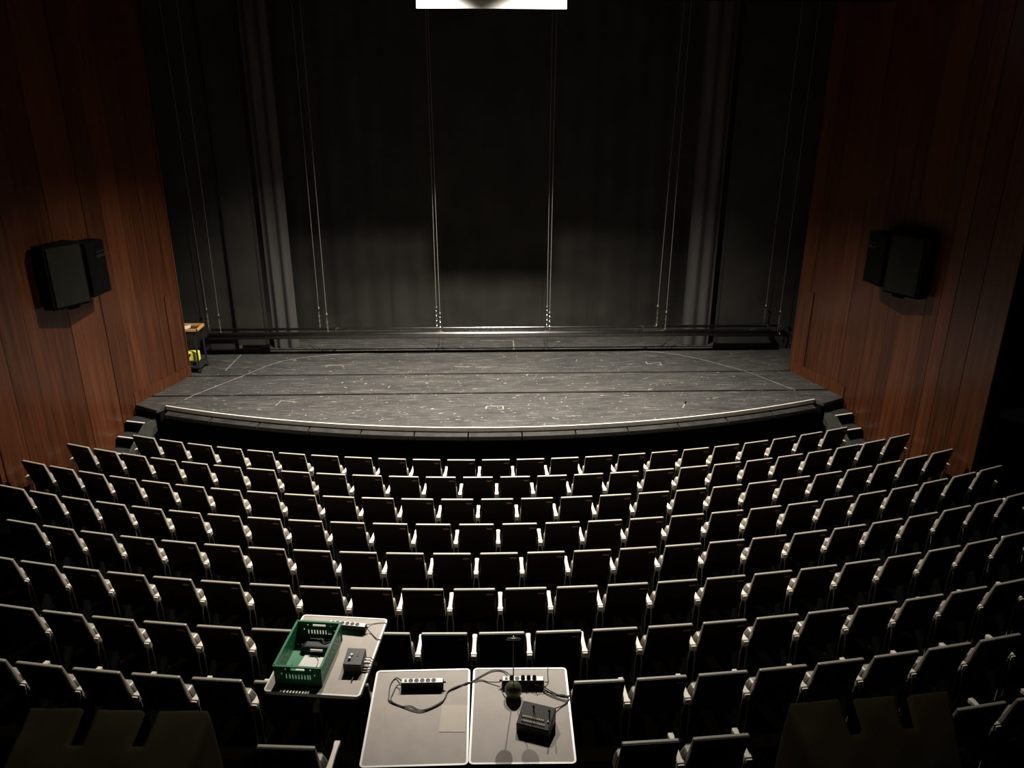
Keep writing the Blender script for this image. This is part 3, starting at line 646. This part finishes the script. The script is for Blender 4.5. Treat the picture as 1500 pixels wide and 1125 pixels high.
# desk lamp: ball base, thin stem, tilted round head
lb = at(752, 1019, TT)
o = empty('desk_lamp', lb, 0, label='olive desk lamp with ball base, thin stem and round tilted head', cat='lamp')
mb = MB(); prof = [(.028, 0), (.046, .008)]+[(.072*math.cos(R_(t)), .060+.072*math.sin(R_(t))) for t in range(-40, 90, 10)]+[(.006, .133)]
mb.lathe(prof, 28); mb.build('base', M_OLIVE, o, smooth=True)
hh = at_y(751.5, 936, lb.y).z-TT
mb = MB(); mb.tube([(0, 0, .128), (0, 0, hh-.01)], .0048, 8); mb.build('stem', M_DKSTEEL, o)
T = Matrix.Translation((0, 0, hh)) @ Matrix.Rotation(R_(-38), 4, 'X')
mb = MB(); mb.lathe([(.012, .016), (.045, .010), (.060, .0), (.060, -.006), (.050, -.010), (.01, -.012)], 26, M=T); hd = mb.build('head', M_OLIVE, o, smooth=True)
mb = MB(); mb.lathe([(.003, .024), (.009, .02), (.010, .012)], 12, M=T); mb.build('finial', M_STEEL, hd)

# ------------------------------------------------------------------ dust sheets over the rear rows
def cover(edge, back, gaps, zt, lab, drop_in):
    A = at(*edge[0], zt); Bp = at(*edge[1], zt); Bk = at(*back[0], zt-.02); Bl = at(*back[1], zt-.02)
    u = Bp-A; ln = u.length; nx, ny = 90, 46; vs = []; hole = []
    far = A.y; depth = 1.5
    for j in range(ny+1):
        for i in range(nx+1):
            s = i/nx; d = j/ny*depth-.16
            dirv = (Bk-A).lerp(Bl-Bp, s); dirv.z = 0; dirv.normalize()
            p = A.lerp(Bp, s)+dirv*max(d, -.05)
            z = zt-.05*max(0, d)
            if d < .05: t = (.05-d)/.21; z -= (.03 if d > -.05 else 0)*t*t+(0 if d > -.05 else .03+min(.8, (-.05-d)*7))
            g = 0
            for gs in gaps:
                gl = .36
                if d < gl:
                    k = max(0, min(1, 2.2*(1-abs(s-gs)*ln/.075))); k = k*k*(3-2*k)*min(1, (gl-d)/.08); g = max(g, k)
            z -= g*.03
            for es in (0, 1):
                k = max(0, 1-abs(s-es)*ln/.05); z -= k*k*.8
            z += .004*math.sin(i*.23+j*.4)+.004*math.sin(i*.11-j*.3)
            vs.append(Vector((p.x, p.y, z))); hole.append(g > .5)
    c = A.lerp(Bp, .5); c.z = ROW_F[8]; fs = []
    for j in range(ny):
        for i in range(nx):
            q = j*(nx+1)+i
            if not (hole[q] and hole[q+1] and hole[q+nx+1] and hole[q+nx+2]): fs.append((q, q+1, q+nx+2, q+nx+1))
    n = len(vs); vs += [p-Vector((0, 0, .012)) for p in vs]; m_ = len(fs)
    fs += [tuple(k+n for k in reversed(f)) for f in fs]
    for i in range(nx):
        if not (hole[i] and hole[i+1]): fs += [(i+1, i, n+i, n+i+1)]
    q0 = ny*(nx+1)
    for i in range(nx): fs += [(q0+i, q0+i+1, n+q0+i+1, n+q0+i)]
    for j in range(ny): a0 = j*(nx+1); b0 = (j+1)*(nx+1); fs += [(a0, b0, n+b0, n+a0), (b0+nx, a0+nx, n+a0+nx, n+b0+nx)]
    o = empty('dust_sheet', c, label=lab, cat='dust sheet', group='dust sheets over the rear seats')
    mb = MB(); mb.add([p-c for p in vs], fs); mb.build('cloth', M_COVER, o, smooth=True)
    return c, A, Bp
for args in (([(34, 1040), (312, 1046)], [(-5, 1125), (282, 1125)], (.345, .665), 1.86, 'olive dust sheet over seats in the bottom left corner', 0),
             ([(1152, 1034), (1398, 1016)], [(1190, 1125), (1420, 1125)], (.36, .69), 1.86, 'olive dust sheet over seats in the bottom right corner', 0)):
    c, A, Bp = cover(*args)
